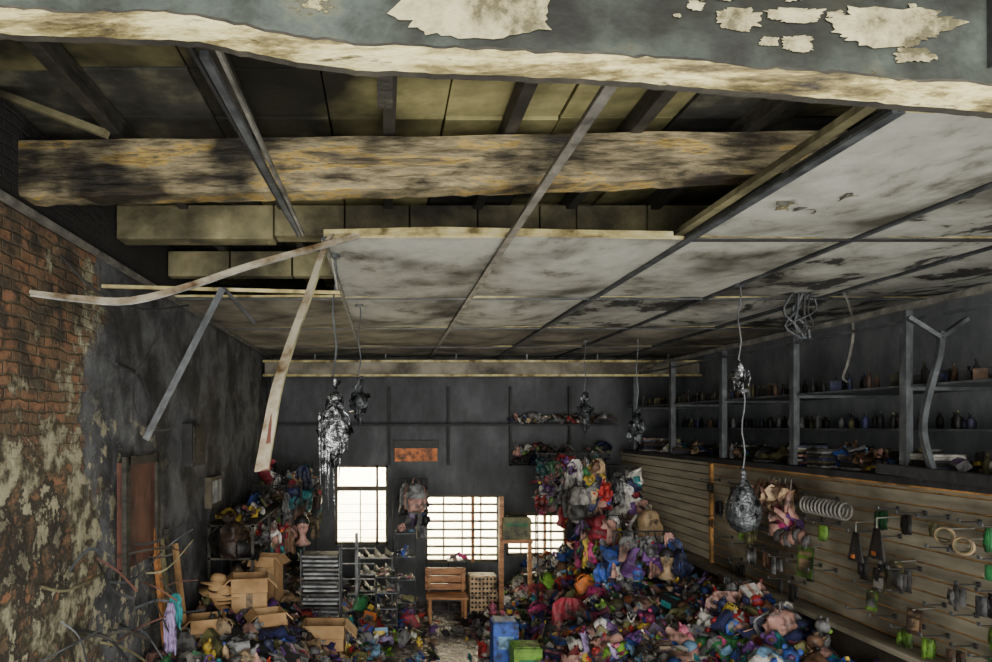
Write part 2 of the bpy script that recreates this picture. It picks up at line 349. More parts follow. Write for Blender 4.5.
b=MB(); bar(b,(1.66,2.12,3.80),(1.66,3.7,3.79),.05,.03,M['block']); b.obj('ceiling_edge_batten')
b=MB()
for k in range(9):
    x=1.9+U(-.1,.22); y=2.95+U(-.2,.2); b.add(cloth(U(.04,.12),U(.03,.08),.02,5),M['flake' if k%2 else 'steel'],T(x,y,ZC-.03,U(-.3,.3),U(-.3,.3),U(0,3)),True)
b.obj('peeling_ceiling_flakes')

rf=MB()
dy=[.3]+[1.9+.42*k for k in range(20)]; dx=[-1.95+.56*k for k in range(13)]
for i in range(12):
    for j in range(len(dy)-1):
        o=U(-.012,.012); xc=dx[i]+.28; yc=dy[j]
        pb=.8 if xc<-.9 else (.7 if xc>1.6 and yc<3.8 else .08)
        if yc<2.0 : pb=max(pb,.5)
        rf.add(box(dx[i]+.006,dx[i+1]-.006,dy[j]+.006,dy[j+1]-.006,4.2+o,4.25+o),M['deck2'] if R()<pb else M['deck'])
rf.add(box(-1.95,4.8,.3,10.3,4.27,4.33),M['dark'])
rf.obj('roof_deck')
ra=MB()
for x in (-1.3,-.66,.02,.6,1.2,1.75,2.4): ra.add(box(x-.03,x+.03,.6,10,4.10,4.2),M['char'])
ra.obj('roof_rafters',bevel=.006)
def beam(name,x0,x1,y0,d,zb,zt,mat,n=80,rag=.012,sd=0):
    v=[];f=[]
    for i in range(n+1):
        u=i/n; x=x0+(x1-x0)*u
        a=rag*.6*noise.noise(Vector((x*2.5,sd,1)))+rag*.5*noise.noise(Vector((x*14,sd,4))); c=rag*noise.noise(Vector((x*2,sd,7)))
        b_=zb(u)+a; t=zt(u)+c; yy=y0+c*.8
        v+=[(x,yy+.0,b_+.015),(x,yy+.015,b_),(x,yy+d-.015,b_),(x,yy+d,b_+.015),(x,yy+d,t),(x,yy,t)]
    for i in range(n):
        for k in range(6): p=i*6+k;q=i*6+(k+1)%6; f.append((p,p+6,q+6,q))
    f.append(tuple(range(6))); f.append(tuple(range(n*6,n*6+6))[::-1])
    return MB().add((v,f),mat).obj(name)
beam('timber_roof_beam',XL,2.9,3.1,.16,lambda u:3.80+.17*u-.03*math.sin(3.1*u),lambda u:4.06+.06*u,M['beam'],rag=.02)
wp=MB()
xx=[-1.74,-.72,-.26,.16,.6,1.0,1.24,1.7,2.3]
for i in range(len(xx)-1):
    o=U(-.01,.01); wp.add(box(xx[i]+.004,xx[i+1]-.004,4.2+o,4.36,3.91+o+.02*(i>0),4.13+.3*o),M['block'])
wp.obj('concrete_wall_plate',bevel=.008)
wp=MB()
for i in range(10):
    x=-1.74+i*.5; wp.add(box(x+.004,x+.49,5.2,5.3,3.9,4.1),M['block'])
wp.obj('concrete_wall_plate',bevel=.006)
s=MB(); bar(s,(-1.74,2.9,4.19),(-1.22,2.85,3.98),.04,.03,M['block']); s.obj('broken_batten')
s=MB()
bar(s,(-.535,1.92,3.80),(-.48,3.66,3.775),.026,.02,M['steeld']); bar(s,(-.50,1.92,3.83),(-.46,3.66,3.78),.014,.02,M['steel'])
bar(s,(-.585,1.92,3.84),(-.49,3.66,3.78),.012,.02,M['dark']); s.obj('hanging_conduit')
s=MB(); bar(s,(-.0,2.35,4.2),(-.0,2.35,3.86),.055,.05,M['char']); bar(s,(.0,2.35,4.05),(.0,2.35,4.2),.1,.08,M['char']); s.obj('timber_hanger')

def lintel():
    K=[(-1.75,3.555),(-.83,3.531),(-.4,3.516),(-.22,3.478),(-.075,3.456),(.2,3.444),(.463,3.434),(.9,3.398),(1.307,3.363),(2.5,3.30),(4.5,3.25)]
    def zb(x):
        for (a,za),(b_,zb_) in zip(K,K[1:]):
            if a<=x<=b_: t=(x-a)/(b_-a); return za+(zb_-za)*t
        return K[-1][1]
    n=300; mb=MB(); F=[];Lp=[];Dk=[]
    rows_=[]
    for i in range(n+1):
        x=XL+(XR-XL)*(i/n); z=zb(x)+.003*noise.noise(Vector((x*14,0,0)))+.003*noise.noise(Vector((x*40,0,0)))
        w=.005*noise.noise(Vector((x*5,2,0))); q=.007*noise.noise(Vector((x*7,7,0)))+.005*noise.noise(Vector((x*30,7,0)))
        rows_.append([(x,1.40,z),(x,1.378,z-.0),(x,1.362+w,z+.008),(x,1.352+w,z+.016+q),(x,1.348+w,z+.036+q),(x,1.36,z+.040+q),(x,1.362,z+.050+q),(x,1.365,z+.40),(x,1.40,z+.40)])
    m=len(rows_[0]); v=[p for r in rows_ for p in r]
    for i in range(n):
        for k in range(m):
            p=i*m+k;q=i*m+(k+1)%m
            (Dk if k in (0,5) else Lp if k<5 else F).append((p,p+m,q+m,q))
    mb.add((v,F),M['lintelface']); mb.add((v,Lp),M['lintellip']); mb.add((v,Dk),M['char'])
    mb.add(box(1.262,1.268,1.35,1.37,3.45,3.76),M['dark'])
    def flake(x0,x1,z0,z1,sd,rg=1):
        cx,cz=(x0+x1)/2,(z0+z1)/2; n_=60; vv=[(cx,1.352,cz)]
        for k in range(n_):
            a=k*2*math.pi/n_; r=1+rg*(.42*noise.noise(Vector((math.cos(a)*1.6+sd,math.sin(a)*1.6,sd)))+.30*noise.noise(Vector((math.cos(a)*5+sd,math.sin(a)*5,sd)))+.16*noise.noise(Vector((math.cos(a)*14+sd,math.sin(a)*14,sd))))
            ca=math.copysign(abs(math.cos(a))**.7,math.cos(a)); sa=math.copysign(abs(math.sin(a))**.7,math.sin(a))
            vv.append((cx+(x1-x0)/2*ca*r,1.3585,cz+(z1-z0)/2*sa*r))
        mb.add((vv,[(0,1+k,1+(k+1)%n_) for k in range(n_)]),M['flake'])
    for a in ((.03,.35,3.515,3.64,1,.6),(.69,.78,3.53,3.575,2),(.80,.92,3.545,3.575,3),(.83,.90,3.485,3.515,4),(.93,1.18,3.50,3.57,5),(1.06,1.14,3.46,3.49,12),(-.36,-.25,3.60,3.65,6),(.69,.74,3.59,3.62,7),(.98,1.2,3.60,3.65,8),(-.62,-.55,3.61,3.64,9),(1.30,1.5,3.42,3.5,11)): flake(*a)
    for k in range(34):
        x=random.choice([U(.6,1.25),U(-.8,1.5)]); z=zb(x)+U(.08,.26); w_=U(.004,.022); flake(x-w_,x+w_,z-w_*.5,z+w_*.5,20+k*1.7)
    mb.obj('peeling_lintel_beam')
lintel()

s=MB(); pts=smoothpts([(-1.64,3.0,3.32),(-1.43,3.05,3.30),(-1.216,3.1,3.30),(-.96,3.2,3.394),(-.695,3.35,3.53),(-.30,3.55,3.70),(-.14,3.62,3.765)])
s.add(ribbon(pts,[.012+.018*min(1,i/6) for i in range(len(pts))],(0,.5,1),.012),M['pale']); 
s.add(ribbon([p+Vector((0,.012,-.014)) for p in pts],.016,(0,1,.2),.01),M['steel']); s.obj('bent_ceiling_strip')
s=MB(); pts=smoothpts([(-.30,3.6,3.76),(-.33,3.6,3.70),(-.398,3.45,3.42),(-.472,3.3,3.137),(-.519,3.15,2.90),(-.54,3.05,2.705),(-.558,2.95,2.50)])
s.add(ribbon(pts,[.03+.042*i/len(pts) for i in range(len(pts))],(1,-.2,.25),.012),M['pale'])
s.add(ribbon([p+Vector((.018+.014*i/len(pts),-.01,0)) for i,p in enumerate(pts)],.010,(0,1,0),.008),M['block'])
s.add(ribbon([p+Vector((.004*k,-.008,0)) for k,p in enumerate(pts[-6:])],[.004,.014,.02,.03,.036,.04],(1,-.2,.25),.004),M['board']); s.obj('dangling_ceiling_strip')
s=MB(); bar(s,(-.978,3.9,3.52),(-1.44,3.9,2.62),.035,.02,M['char']); bar(s,(-.965,3.87,3.52),(-1.425,3.87,2.62),.01,.04,M['steeld']); s.obj('fallen_grid_bar')
s=MB(); bar(s,(-1.74,4.0,3.56),(-.277,4.0,3.52),.02,.02,M['cream']); bar(s,(-.98,3.95,3.54),(-.80,4.0,3.33),.02,.02,M['dark']);
bar(s,(-.29,4.0,3.52),(-.33,4.0,3.76),.01,.01,M['steel']); s.obj('loose_cross_bar')
s=MB(); s.add(tube(smoothpts([(-1.5,4.3,3.3),(-1.62,4.2,3.0),(-1.6,4.25,2.72),(-1.42,4.3,2.68),(-1.38,4.3,2.8)]),.008),M['dark']);
s.add(tube(smoothpts([(-1.745,3.5,3.62),(-1.6,3.6,3.45),(-1.45,3.9,3.40),(-1.3,4.3,3.5)]),.007),M['dark'])
s.add(tube(smoothpts([(-1.735,4.2,3.1),(-1.735,4.6,3.05),(-1.735,4.8,2.85),(-1.735,4.7,2.6)]),.012),M['dark']); s.obj('burnt_cable')

def pendant(x,y,ztop,zb,w,mat,ceil=ZC,bell=False,drips=6):
    mb=MB(); h=ztop-zb
    pts=[(x+.012*math.sin(k*1.3),y,ceil-(ceil-ztop)*k/8) for k in range(9)]; mb.add(tube(pts,.006,5),M['steeld'])
    mb.add(lathe([(.035,ceil-.03),(.035,ceil-.005)],10),M['steeld'],T(x,y,0))
    if bell: pr=[(.05,1.1),(.07,1.0),(.09,.93),(.12,.86),(.30,.74),(.44,.55),(.5,.38),(.46,.2),(.36,.1),(.1,.0)]
    else: pr=[(.05,1),(.10,.96),(.12,.88),(.2,.80),(.16,.72),(.34,.60),(.5,.46),(.40,.36),(.26,.28),(.10,.15),(.03,.0)]
    v,f=lathe([(max(.006,r*w),zb+h*t) for r,t in pr],18)
    vv=[]
    for p in v:
        p=Vector(p); n=noise.noise_vector(Vector((p.x*24+x,p.y*24,p.z*14))); a=(.10 if bell else .32)*w
        vv.append((p.x+x+n.x*a,p.y+y+n.y*a,p.z+n.z*a*.5))
    mb.add((vv,f),mat,None,True)
    for k in range(drips):
        a=U(0,6.28); r=w*U(.2,.5); z0=zb+h*U(.3,.7); l=h*U(.3,.75)
        mb.add(tube([(x+r*math.cos(a),y+r*math.sin(a),z0),(x+r*1.15*math.cos(a+.2),y+r*1.1*math.sin(a),z0-l*.4),(x+r*1.0*math.cos(a+.1),y+r*math.sin(a),z0-l)],[.012,.010,.003],5),mat,None,True)
    if not bell:
        for k in range(3):
            mb.add(cloth(w*.8,w*.7,w*.25),mat,T(x+U(-.2,.2)*w,y,zb+h*U(.35,.65),U(0,3),U(0,3),U(0,3)),True)
    mb.obj('melted_pendant_lamp')
pendant(-.31,4.0,3.0,2.38,.20,M['foil'],drips=14)
pendant(-.22,5.6,3.13,2.70,.15,M['glass'])
pendant(2.46,8.0,3.12,2.62,.19,M['glass'])
pendant(2.63,4.82,3.19,2.97,.12,M['foil'],drips=3)
pendant(2.68,4.86,2.34,1.90,.25,M['glass'],ceil=2.98,bell=True,drips=0)
pendant(2.95,7.6,2.9,2.5,.2,M['glass'])
s=MB()
for k in range(9):
    a=(3.26+U(-.08,.08),5.07,3.75-U(0,.01)); s.add(tube(smoothpts([a,(a[0]+U(-.1,.1),5.07+U(-.05,.05),3.6),(3.24+U(-.12,.1),5.07,3.48),(3.26+U(-.12,.1),5.05,3.38)]),U(.006,.012),5),M['steeld' if k%3 else 'dark'],None,True)
s.obj('melted_cable_cluster')
s=MB(); s.add(ribbon(smoothpts([(3.57,5.07,3.76),(3.63,5.07,3.62),(3.64,5.05,3.42),(3.60,5.05,3.2),(3.56,5.05,3.08),(3.60,5.05,3.04)]),.03,(1,.6,0),.006),M['steel']); s.obj('hanging_foil_ribbon')

# ------------------------------------------------------------------ right side
s=MB()
for y in (3.3,4.5,5.73,6.94,8.17,9.4):
    s.add(box(3.585,3.615,y-.03,y+.03,2.36,3.5),M['steeld']); s.add(box(3.615,3.65,y-.008,y+.008,2.36,3.5),M['steeld'])
    for zz in (2.98,): bar(s,(3.6,y,zz-.02),(4.45,y,zz-.02),.03,.03,M['steeld'])
bar(s,(3.6,2.9,3.52),(3.6,9.95,3.52),.05,.04,M['steel']); bar(s,(3.6,2.9,3.42),(3.6,9.95,3.44),.02,.02,M['steeld'])
s.add(box(3.55,4.49,2.6,9.7,2.30,2.35),M['dark']); s.add(box(3.62,4.49,2.9,9.7,2.97,2.985),M['steeld'])
s.add(box(4.0,4.49,2.9,9.7,2.66,2.68),M['steeld'])
s.obj('steel_shelving_frame')
s=MB()
bar(s,(3.63,4.25,3.28),(3.80,4.25,3.40),.045,.025,M['steeld']); bar(s,(3.63,4.25,3.28),(3.46,4.3,3.42),.045,.025,M['steeld'])
s.add(ribbon(smoothpts([(3.64,4.25,3.32),(3.62,4.25,3.15),(3.54,4.25,2.85),(3.52,4.25,2.65),(3.58,4.25,2.42)]),.035,(1,0,0),.03),M['steeld'])
s.add(ribbon(smoothpts([(3.67,4.3,3.30),(3.66,4.3,3.1),(3.58,4.3,2.8),(3.56,4.3,2.6),(3.60,4.3,2.42)]),.02,(1,.3,0),.02),M['steel'])
bar(s,(3.53,4.62,2.40),(3.6,3.4,2.36),.09,.07,M['dark']); s.obj('buckled_shelf_bracket')
s=MB()
y=3.4
dk=['grey','black','brown','olive','black','black','navy']
while y<9.6:
    t=R(); x=U(3.68,3.95)
    if t<.75: bottle(s,G[random.choice(dk)],G[random.choice(dk)],T(x,y,2.985,0,0,0,(.6,.6,U(.4,.75))))
    elif t<.85: carton(s,G[random.choice(dk)],G[random.choice(dk)],T(x,y,2.985,0,0,U(0,1),U(.35,.6)))
    y+=U(.025,.07)
y=3.3
while y<9.6:
    t=R()
    x=U(3.68,4.2)
    if t<.65: scatter_item(s,x,y,2.42,.12,.6)
    elif t<.85:
        for k in range(random.randint(3,9)): s.add(cb(.24,.18,.018),G[random.choice(dk+['white','rose'])],T(x,y,2.352+k*.02,0,0,U(-.2,.2)))
    else: bottle(s,G[random.choice(dk)],G[random.choice(dk)],T(x,y,2.352,s=.8))
    y+=U(.025,.07)
for k in range(40): scatter_item(s,U(3.72,3.95),U(4.9,5.5),2.38+U(0,.10),.40,.5)
for k in range(90): bottle(s,G[random.choice(dk)],G[random.choice(dk)],T(U(4.05,4.4),U(3.3,9.6),2.68,s=(.7,.7,U(.4,.7))))
s.obj('salvaged_shelf_goods')

sl=MB(); z=1.22
while z<2.27:
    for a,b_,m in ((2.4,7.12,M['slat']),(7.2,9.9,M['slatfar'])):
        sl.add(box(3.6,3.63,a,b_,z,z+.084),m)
    z+=.095
sl.add(box(3.625,3.66,2.4,9.9,1.2,2.3),M['groove'])
for k in range(12):
    zz=1.22+.095*k-.004
    if zz<2.3: sl.add(box(3.597,3.604,2.4,7.12,zz-.002,zz+.002),M['orange_trim'])
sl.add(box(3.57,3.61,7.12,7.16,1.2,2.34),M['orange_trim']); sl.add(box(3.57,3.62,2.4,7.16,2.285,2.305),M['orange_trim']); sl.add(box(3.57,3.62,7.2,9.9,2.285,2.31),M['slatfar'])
sl.add(box(3.42,3.66,2.4,9.9,1.16,1.2),M['slat']); sl.add(box(3.5,3.66,2.4,9.9,0,1.16),M['groove'])
sl.obj('slatwall_display')
hk=MB()
def hook(y,z,l=.2):
    hk.add(tube([(3.6,y,z),(3.6-l,y,z+.0),(3.6-l-.01,y,z+.02)],.005,5),M['dark']); hk.add(box(3.588,3.602,y-.012,y+.012,z-.015,z+.015),M['dark'])
    hk.add(box(3.6-l-.016,3.6-l-.010,y-.012,y+.012,z,z+.022),M['steeld'])
for yy in [3.55+.2*k for k in range(18)]:
    for zz in (2.12,1.93,1.74,1.55,1.36):
        if R()<.72:
            hook(yy+U(-.03,.03),zz,U(.12,.22))
            if R()<.5:
                m=random.choice([G['black'],G['grey'],G['olive'],G['brown'],G['green'],G['black'],G['lime']]); 
                for q in range(random.randint(1,3)): hk.add(pillow(U(.04,.07),U(.08,.17),.012),m,T(3.5-.03*q,yy,zz-.08,math.pi/2,0,math.pi/2+U(-.5,.5)),True)
hk.obj('peg_hooks_with_packets')
b=MB()
for k in range(24): b.add(cloth(U(.08,.16),U(.10,.2),.05,6),G[random.choice(['rose','brown','rose','rose','tan','brown'])],T(3.42+U(-.08,.04),5.5+.024*k,2.13-U(0,.22),U(1,2),0,U(0,3)),True)
for k in range(8): b.add(ell(8,6),G[random.choice(['rose','brown'])],T(3.42+U(-.06,.04),5.5+.06*k,2.15-U(0,.1),U(-.3,.3),0,U(0,3),(.035,.03,.10)),True)
for k in range(5): b.add(tube([(3.44,5.5+.08*k,2.25),(3.44,5.52+.08*k,2.1)],.004),M['steel'])
b.add(cloth(.2,.2,.06),G['purple'],T(3.42,5.5,1.87,1.2,0,1.4),True); b.add(cloth(.2,.2,.06),G['magenta'],T(3.42,5.6,1.92,1.2,0,1.4),True)
b.obj('hanging_bag_bundle')
b=MB()
for k in range(8): b.add(pillow(.12,.12,.03),G['rose' if k%2 else 'grey'],T(3.4,5.25+.06*k,1.77+.03*math.sin(k),math.pi/2+U(-.3,.3),0,math.pi/2+U(-.6,.6)),True)
b.obj('small_pouches')
b=MB()
for k in range(11): b.add(torus(.062,.010,16,6),M['steel'],T(3.45,5.32-.045*k,2.06,math.pi/2,0,.25),True)
b.add(tube([(3.45,5.4,2.09),(3.45,4.8,2.09)],.01),M['steel']); b.obj('bangle_row')
for yy,zz in ((4.72,1.84),(4.52,1.90)):
    b=MB(); v,f=grid(10,8,lambda u,v:(.02*math.sin(u*6.28)*(1-v)+.0,(.085-.055*v)*math.cos(u*6.28),-.12+.21*v)); b.add((v,f),G['black'],T(3.42,yy,zz),True)
    b.add(box(-.024,-.022,-.02,.02,-.1,-.07),G['orange'],T(3.42,yy,zz)); b.add(tube([(0,0,.09),(0,0,.16),(.15,0,.17)],.005),M['steel'],T(3.42,yy,zz)); b.obj('black_pouch')
for yy,zz in ((3.97,2.03),(3.84,1.99)):
    b=MB(); b.add(torus(.048,.009,20,8),G['tan'],T(3.42,yy,zz,0,math.pi/2,.5),True); b.add(torus(.040,.005,20,6),G['olive'],T(3.415,yy,zz,0,math.pi/2,.5),True); b.add(tube([(3.42,yy,zz+.04),(3.6,yy,zz+.045)],.005),M['steel']); b.obj('tape_roll')
for yy,zz,c,c2,s_ in ((5.35,1.58,'lime','tan',.9),(4.55,1.62,'olive','white',.6),(4.4,1.7,'olive','grey',.6),(4.62,1.46,'lime','grey',.5),(6.1,1.85,'white','red',.7),(4.25,1.42,'brown','tan',.6)):
    b=MB(); mx=T(3.46,yy,zz,0,.1,.25,s_); b.add(box(-.005,.005,-.08,.08,-.14,.14),G[c],mx); b.add(box(-.012,-.005,-.055,.055,-.09,.03),G[c2],mx); b.add(box(-.011,-.005,-.06,.06,.06,.1),G['tan'],mx)
    b.add(tube([(3.45,yy,zz+.13*s_),(3.6,yy,zz+.15*s_)],.005),M['steel']); b.obj('display_card')

# ------------------------------------------------------------------ merchandise heaps
def hR(x,y):
    n=noise.noise(Vector((x*1.3,y*1.3,0)))*.2
    e=1.18+.12*math.sin(y*1.7)
    return max(0,sstep(e,e+1.6,x)*(.78)+sstep(2.6,3.4,x)*.2+n*sstep(e,e+.5,x))
def hL(x,y):
    n=noise.noise(Vector((x*1.4,y*1.4,5)))*.16
    e=.30-.12*math.sin(y*2)-max(0,y-8.3)*.25
    return max(0,sstep(-e,-e+2.0,-x)*.95+n*sstep(-e,-e+.5,-x))
def mound(name,x0,x1,y0,y1,h):
    v,f=grid(50,70,lambda u,w:(x0+(x1-x0)*u,y0+(y1-y0)*w,h(x0+(x1-x0)*u,y0+(y1-y0)*w)-.03+.05*noise.noise(Vector((u*40,w*50,1)))))
    return MB().add((v,f),M['debris'],None,False).obj(name)
mound('burnt_debris_heap',1.15,3.49,4.0,9.95,hR); mound('burnt_debris_heap',-1.74,.6,3.6,9.95,hL)
mp=MB()
for k in range(2900):
    x=U(1.15,3.36); y=U(4.3,9.75); h=hR(x,y)
    if h<.03 and R()<.75: continue
    scatter_item(mp,x,y,h+U(0,.07),.56,.74)
mp.clampx(1.0,3.49).obj('scattered_merchandise_pile')
mp=MB()
for k in range(1900):
    x=U(-1.62,.40); y=U(4.4,9.75); h=hL(x,y)
    if h<.03 and R()<.8: continue
    scatter_item(mp,x,y,h+U(0,.06),.24 if x<-.5 else .42,.7)
mp.clampx(-1.735,.7).obj('scattered_merchandise_pile')
mp=MB()
for k in range(40): scatter_item(mp,U(.4,1.2),U(7.2,9.2),.03,.35,.36)
mp.obj('floor_litter')

def garment_rack(name,x0,x1,y,zt,n,cols,legs=True,mixg=.3,drop=.0):
    b=MB(); b.add(tube([(x0,y,zt),(x1,y,zt)],.010),M['dark'])
    if legs:
        for x in (x0,x1): b.add(tube([(x,y,0),(x,y,zt)],.010),M['dark']); b.add(tube([(x,y-.25,.02),(x,y+.25,.02)],.012),M['dark'])
    for k in range(n):
        x=x0+(x1-x0)*R(); yy=y+U(-.2,.14); zz=zt+.06-U(0,drop)
        b.add(tube([(x,y,zt),(x,yy,zz-.05)],.004),M['dark'])
        t=R(); c=G[random.choice(cols)]
        if t<mixg: b.add(garment(U(.12,.26),U(.16,.45)),c,T(x,yy,zz-.05,0,0,U(-1.2,1.2)),True)
        elif t<mixg+.12: handbag(b,c,pick(.3),T(x,yy,zz-.3,0,0,U(-1,1),.75))
        elif t<mixg+.42: b.add(cloth(U(.15,.28),U(.2,.35),.1),c,T(x,yy,zz-.2,1.4+U(-.4,.4),U(-.4,.4),U(-1,1)),True); b.add(pillow(.1,.16,.02),pick(.6),T(x+.04,yy-.06,zz-.26,1.5,U(-.5,.5),U(-.5,.5)),True)
        else: plush(b,c,pick(.9),T(x,yy,zz-.24,U(-.4,.4),U(-.5,.5),U(-1,1),.75))
    return b.clampx(-1.735,3.56).obj(name)
mc=['red','crimson','rose','yellow','lime','teal','white','purple','green','magenta','pink','rose','grey','brown','white','grey','tan','black','black','navy']
garment_rack('hanging_goods_rack',2.0,2.85,8.5,2.34,95,mc,drop=.55)
garment_rack('hanging_goods_rack',2.4,2.9,8.0,1.6,36,mc,drop=.35)
garment_rack('hanging_goods_rack',2.75,3.45,8.9,2.15,46,['grey','black','navy','brown','white','brown','rose','grey'],drop=.8)
garment_rack('hanging_goods_rack',2.6,3.3,7.4,1.5,30,['navy','black','purple','grey','blue','rose','grey'],drop=.3)
lc=['grey','black','brown','rose','navy','tan','olive','black','teal','grey','white','brown','crimson','black','grey']
for (x0,x1,y,zt,n) in ((-1.66,-.95,9.0,2.2,60),(-1.66,-1.05,8.2,1.95,46),(-1.66,-1.15,7.4,1.7,30)):
    garment_rack('hanging_goods_rack',x0,x1,y,zt,n,lc,drop=.7)
garment_rack('hanging_goods_rack',.12,.6,9.3,1.95,10,['grey','black','black','grey'],drop=.5)
b=MB()
for x in (-1.72,-1.30):
    for y in (6.3,7.2,8.1,9.0): b.add(box(x,x+.03,y,y+.03,0,1.75),M['char'])
for z in (1.05,1.4,1.72): b.add(box(-1.73,-1.27,6.3,9.03,z,z+.02),M['char'])
for k in range(150): scatter_item(b,U(-1.6,-1.3),U(6.3,9.0),random.choice([1.1,1.46,1.78]),.25,.55)
b.clampx(-1.735,9).obj('stock_shelf')
for x,y,z in ((.28,8.9,1.25),(.02,8.3,.8),(1.05,9.5,.75)):
    b=MB()
    for dx_ in (-.13,.13): b.add(box(x+dx_-.01,x+dx_+.01,y-.1,y-.08,0,z),M['dark'])
    for q in range(4):
        zz=z*(q+1)/4; b.add(box(x-.14,x+.14,y-.12,y+.12,zz-.012,zz),M['steeld'])
        for k in range(4): scatter_item(b,x+U(-.1,.1),y+U(-.06,.06),zz+.03,.2,.4)
    b.obj('display_stand')
def bust(b,x,y,z,m,s=1):
    mx=T(x,y,z,0,0,U(-.5,.5),s)
    b.add(lathe([(.10,0),(.11,.03),(.05,.09),(.042,.14),(.05,.17),(.075,.22),(.085,.28),(.075,.34),(.04,.38),(.005,.39)],14),m,mx,True)
    b.add(ell(),m,mx@T(0,-.088,.25,s=(.012,.02,.022)),True)
    b.add(lathe([(.092,.29),(.095,.33),(.06,.39),(.01,.41)],12,.05),G['black'],mx@T(0,.012,0),True)
b=MB(); bust(b,-1.0,7.9,1.25,G['rose'],.9); b.obj('mannequin_head')
b=MB(); bust(b,2.95,6.8,1.1,G['tan'],.8); b.obj('mannequin_head')

def backpack(name,x,y,z,m,m2,w=.34,h=.6,rz=0):
    b=MB(); mx=T(x,y,z,0,0,rz)
    def fn(u,v):
        a=u*6.283; r=(math.sin(math.pi*(v*.93+.05))**.3)*(1-.25*v)
        return (w/2*r*math.copysign(abs(math.cos(a))**.7,math.cos(a))+.05*noise.noise(Vector((math.cos(a)*2,v*6,1))),.13*r*math.copysign(abs(math.sin(a))**.7,math.sin(a))+.04*noise.noise(Vector((math.cos(a)*3,v*7,5))),h*v)
    b.add(grid(24,16,fn),m,mx,True)
    b.add(pillow(w*.7,h*.42,.06),m2,mx@T(0,-.12,h*.3,math.pi/2),True)
    b.add(tube([(-.04,0,h-.02),(-.03,0,h+.06),(.03,0,h+.06),(.04,0,h-.02)],.01),m2,mx,True)
    for sg in (-1,1): b.add(ribbon(smoothpts([(sg*w*.3,.08,h*.9),(sg*w*.45,.17,h*.6),(sg*w*.4,.1,h*.1)]),.05,(1,0,0),.01),m2,mx)
    b.obj(name)
backpack('backpack',3.25,8.0,1.05,G['tan'],G['white'],.34,.62,.3)
backpack('backpack',2.4,8.1,1.5,G['white'],G['grey'],.28,.45)
backpack('backpack',.42,8.9,1.5,G['grey'],G['rose'],.30,.42)
backpack('backpack',3.2,5.25,.92,G['rose'],G['grey'],.2,.30,.8)
for x,y,z,c,w,h in ((2.85,7.9,1.45,'navy',.34,.85),(2.55,7.6,1.1,'blue',.3,.4),(2.0,7.0,.85,'crimson',.4,.4),(3.1,5.9,1.2,'rose',.4,.4)):
    MB().add(garment(w,h),G[c],T(x,y,z,-.3,0,U(-.4,.4)),True).obj('draped_cloth')
def bigbox(name,x0,x1,y0,y1,z0,z1,m,m2):
    b=MB(); b.add(box(x0,x1,y0,y1,z0,z1),m); b.add(box(x0+.05,x1-.05,y0-.004,y0,z0+(z1-z0)*.6,z0+(z1-z0)*.8),m2); b.add(box(x0+.02,x1-.02,y0+.02,y1-.02,z1,z1+.015),m); b.obj(name,bevel=.01)
bigbox('blue_box',1.12,1.38,6.7,6.95,0,.66,G['blue'],G['sky'])
bigbox('green_box',1.26,1.54,6.35,6.6,0,.52,G['lime'],G['green'])
bigbox('green_box',1.58,1.96,8.7,9.0,1.18,1.46,G['olive'],G['green'])
def opencarton(name,x,y,z,w,d,h,rz=0):
    b=MB(); mx=T(x,y,z,0,0,rz); t=.008
    for q in ((-w/2,w/2,-d/2,-d/2+t,0,h),(-w/2,w/2,d/2-t,d/2,0,h),(-w/2,-w/2+t,-d/2,d/2,0,h),(w/2-t,w/2,-d/2,d/2,0,h),(-w/2,w/2,-d/2,d/2,0,t)): b.add(box(*q),M['card'],mx)
    b.add(box(-w/2,w/2,-d*.45,0,0,t),M['card'],mx@T(0,-d/2,h,.9)); b.add(box(-w*.4,0,-d/2,d/2,0,t),M['card'],mx@T(-w/2,0,h,0,-.7)); b.add(box(0,w*.4,-d/2,d/2,0,t),M['card'],mx@T(w/2,0,h,0,.8))
    b.add(box(-.03,.03,-d/2-.002,-d/2,0,h),G['tan'],mx); b.obj(name)
opencarton('cardboard_box',-.62,6.7,.42,.42,.3,.26); opencarton('cardboard_box',-1.25,6.0,.92,.32,.3,.40,.2); opencarton('cardboard_box',-1.2,6.6,.95,.26,.24,.44,-.2); opencarton('cardboard_box',-1.02,5.7,.78,.24,.24,.3,.4); opencarton('cardboard_box',-1.45,5.3,.85,.26,.24,.3,.3)
b=MB()
for k in range(7): hat(b,M['card'],G['brown'],T(-1.5+.05*math.sin(k*2),5.75+.03*k,.95+.05*k,U(-.2,.2),U(-.2,.2),0,.9))
b.obj('straw_hat_stack')
b=MB()
for k in range(22): b.add(cb(.40,.3,.022),M['sheet'] if k%3 else G['grey'],T(-.73+U(-.015,.015),7.5,.2+k*.048,0,0,U(-.06,.06)))
for x in (-.95,-.51): 
    for y in (7.34,7.66): b.add(tube([(x,y,0),(x,y,1.3)],.01),M['steeld'])
b.obj('magazine_stack_rack')
b=MB(); b.add(tube([(-.37,8.5,.0),(-.37,8.5,1.3)],.022,10),M['sheet']); b.add(lathe([(.16,0),(.16,.02),(.03,.05)],14),M['steel'],T(-.37,8.5,0))
for k in range(5): bar(b,(-.6,8.5,.3+k*.2),(-.14,8.5,.3+k*.2),.02,.012,M['sheet'])
b.obj('chrome_display_stand')
b=MB()
for r in range(4):
    b.add(box(-.35,.1,8.75,9.0,.25+r*.22,.265+r*.22),M['sheet'])
    for k in range(3): shoe(b,G['black'] if (k+r)%2 else G['white'],G['white'],T(-.25+.15*k,8.86,.267+r*.22,0,0,.3))
for x in (-.35,.1): b.add(box(x-.01,x+.01,8.75,9.0,0,.95),M['steeld'])
b.obj('shoe_display_shelf')
b=MB()
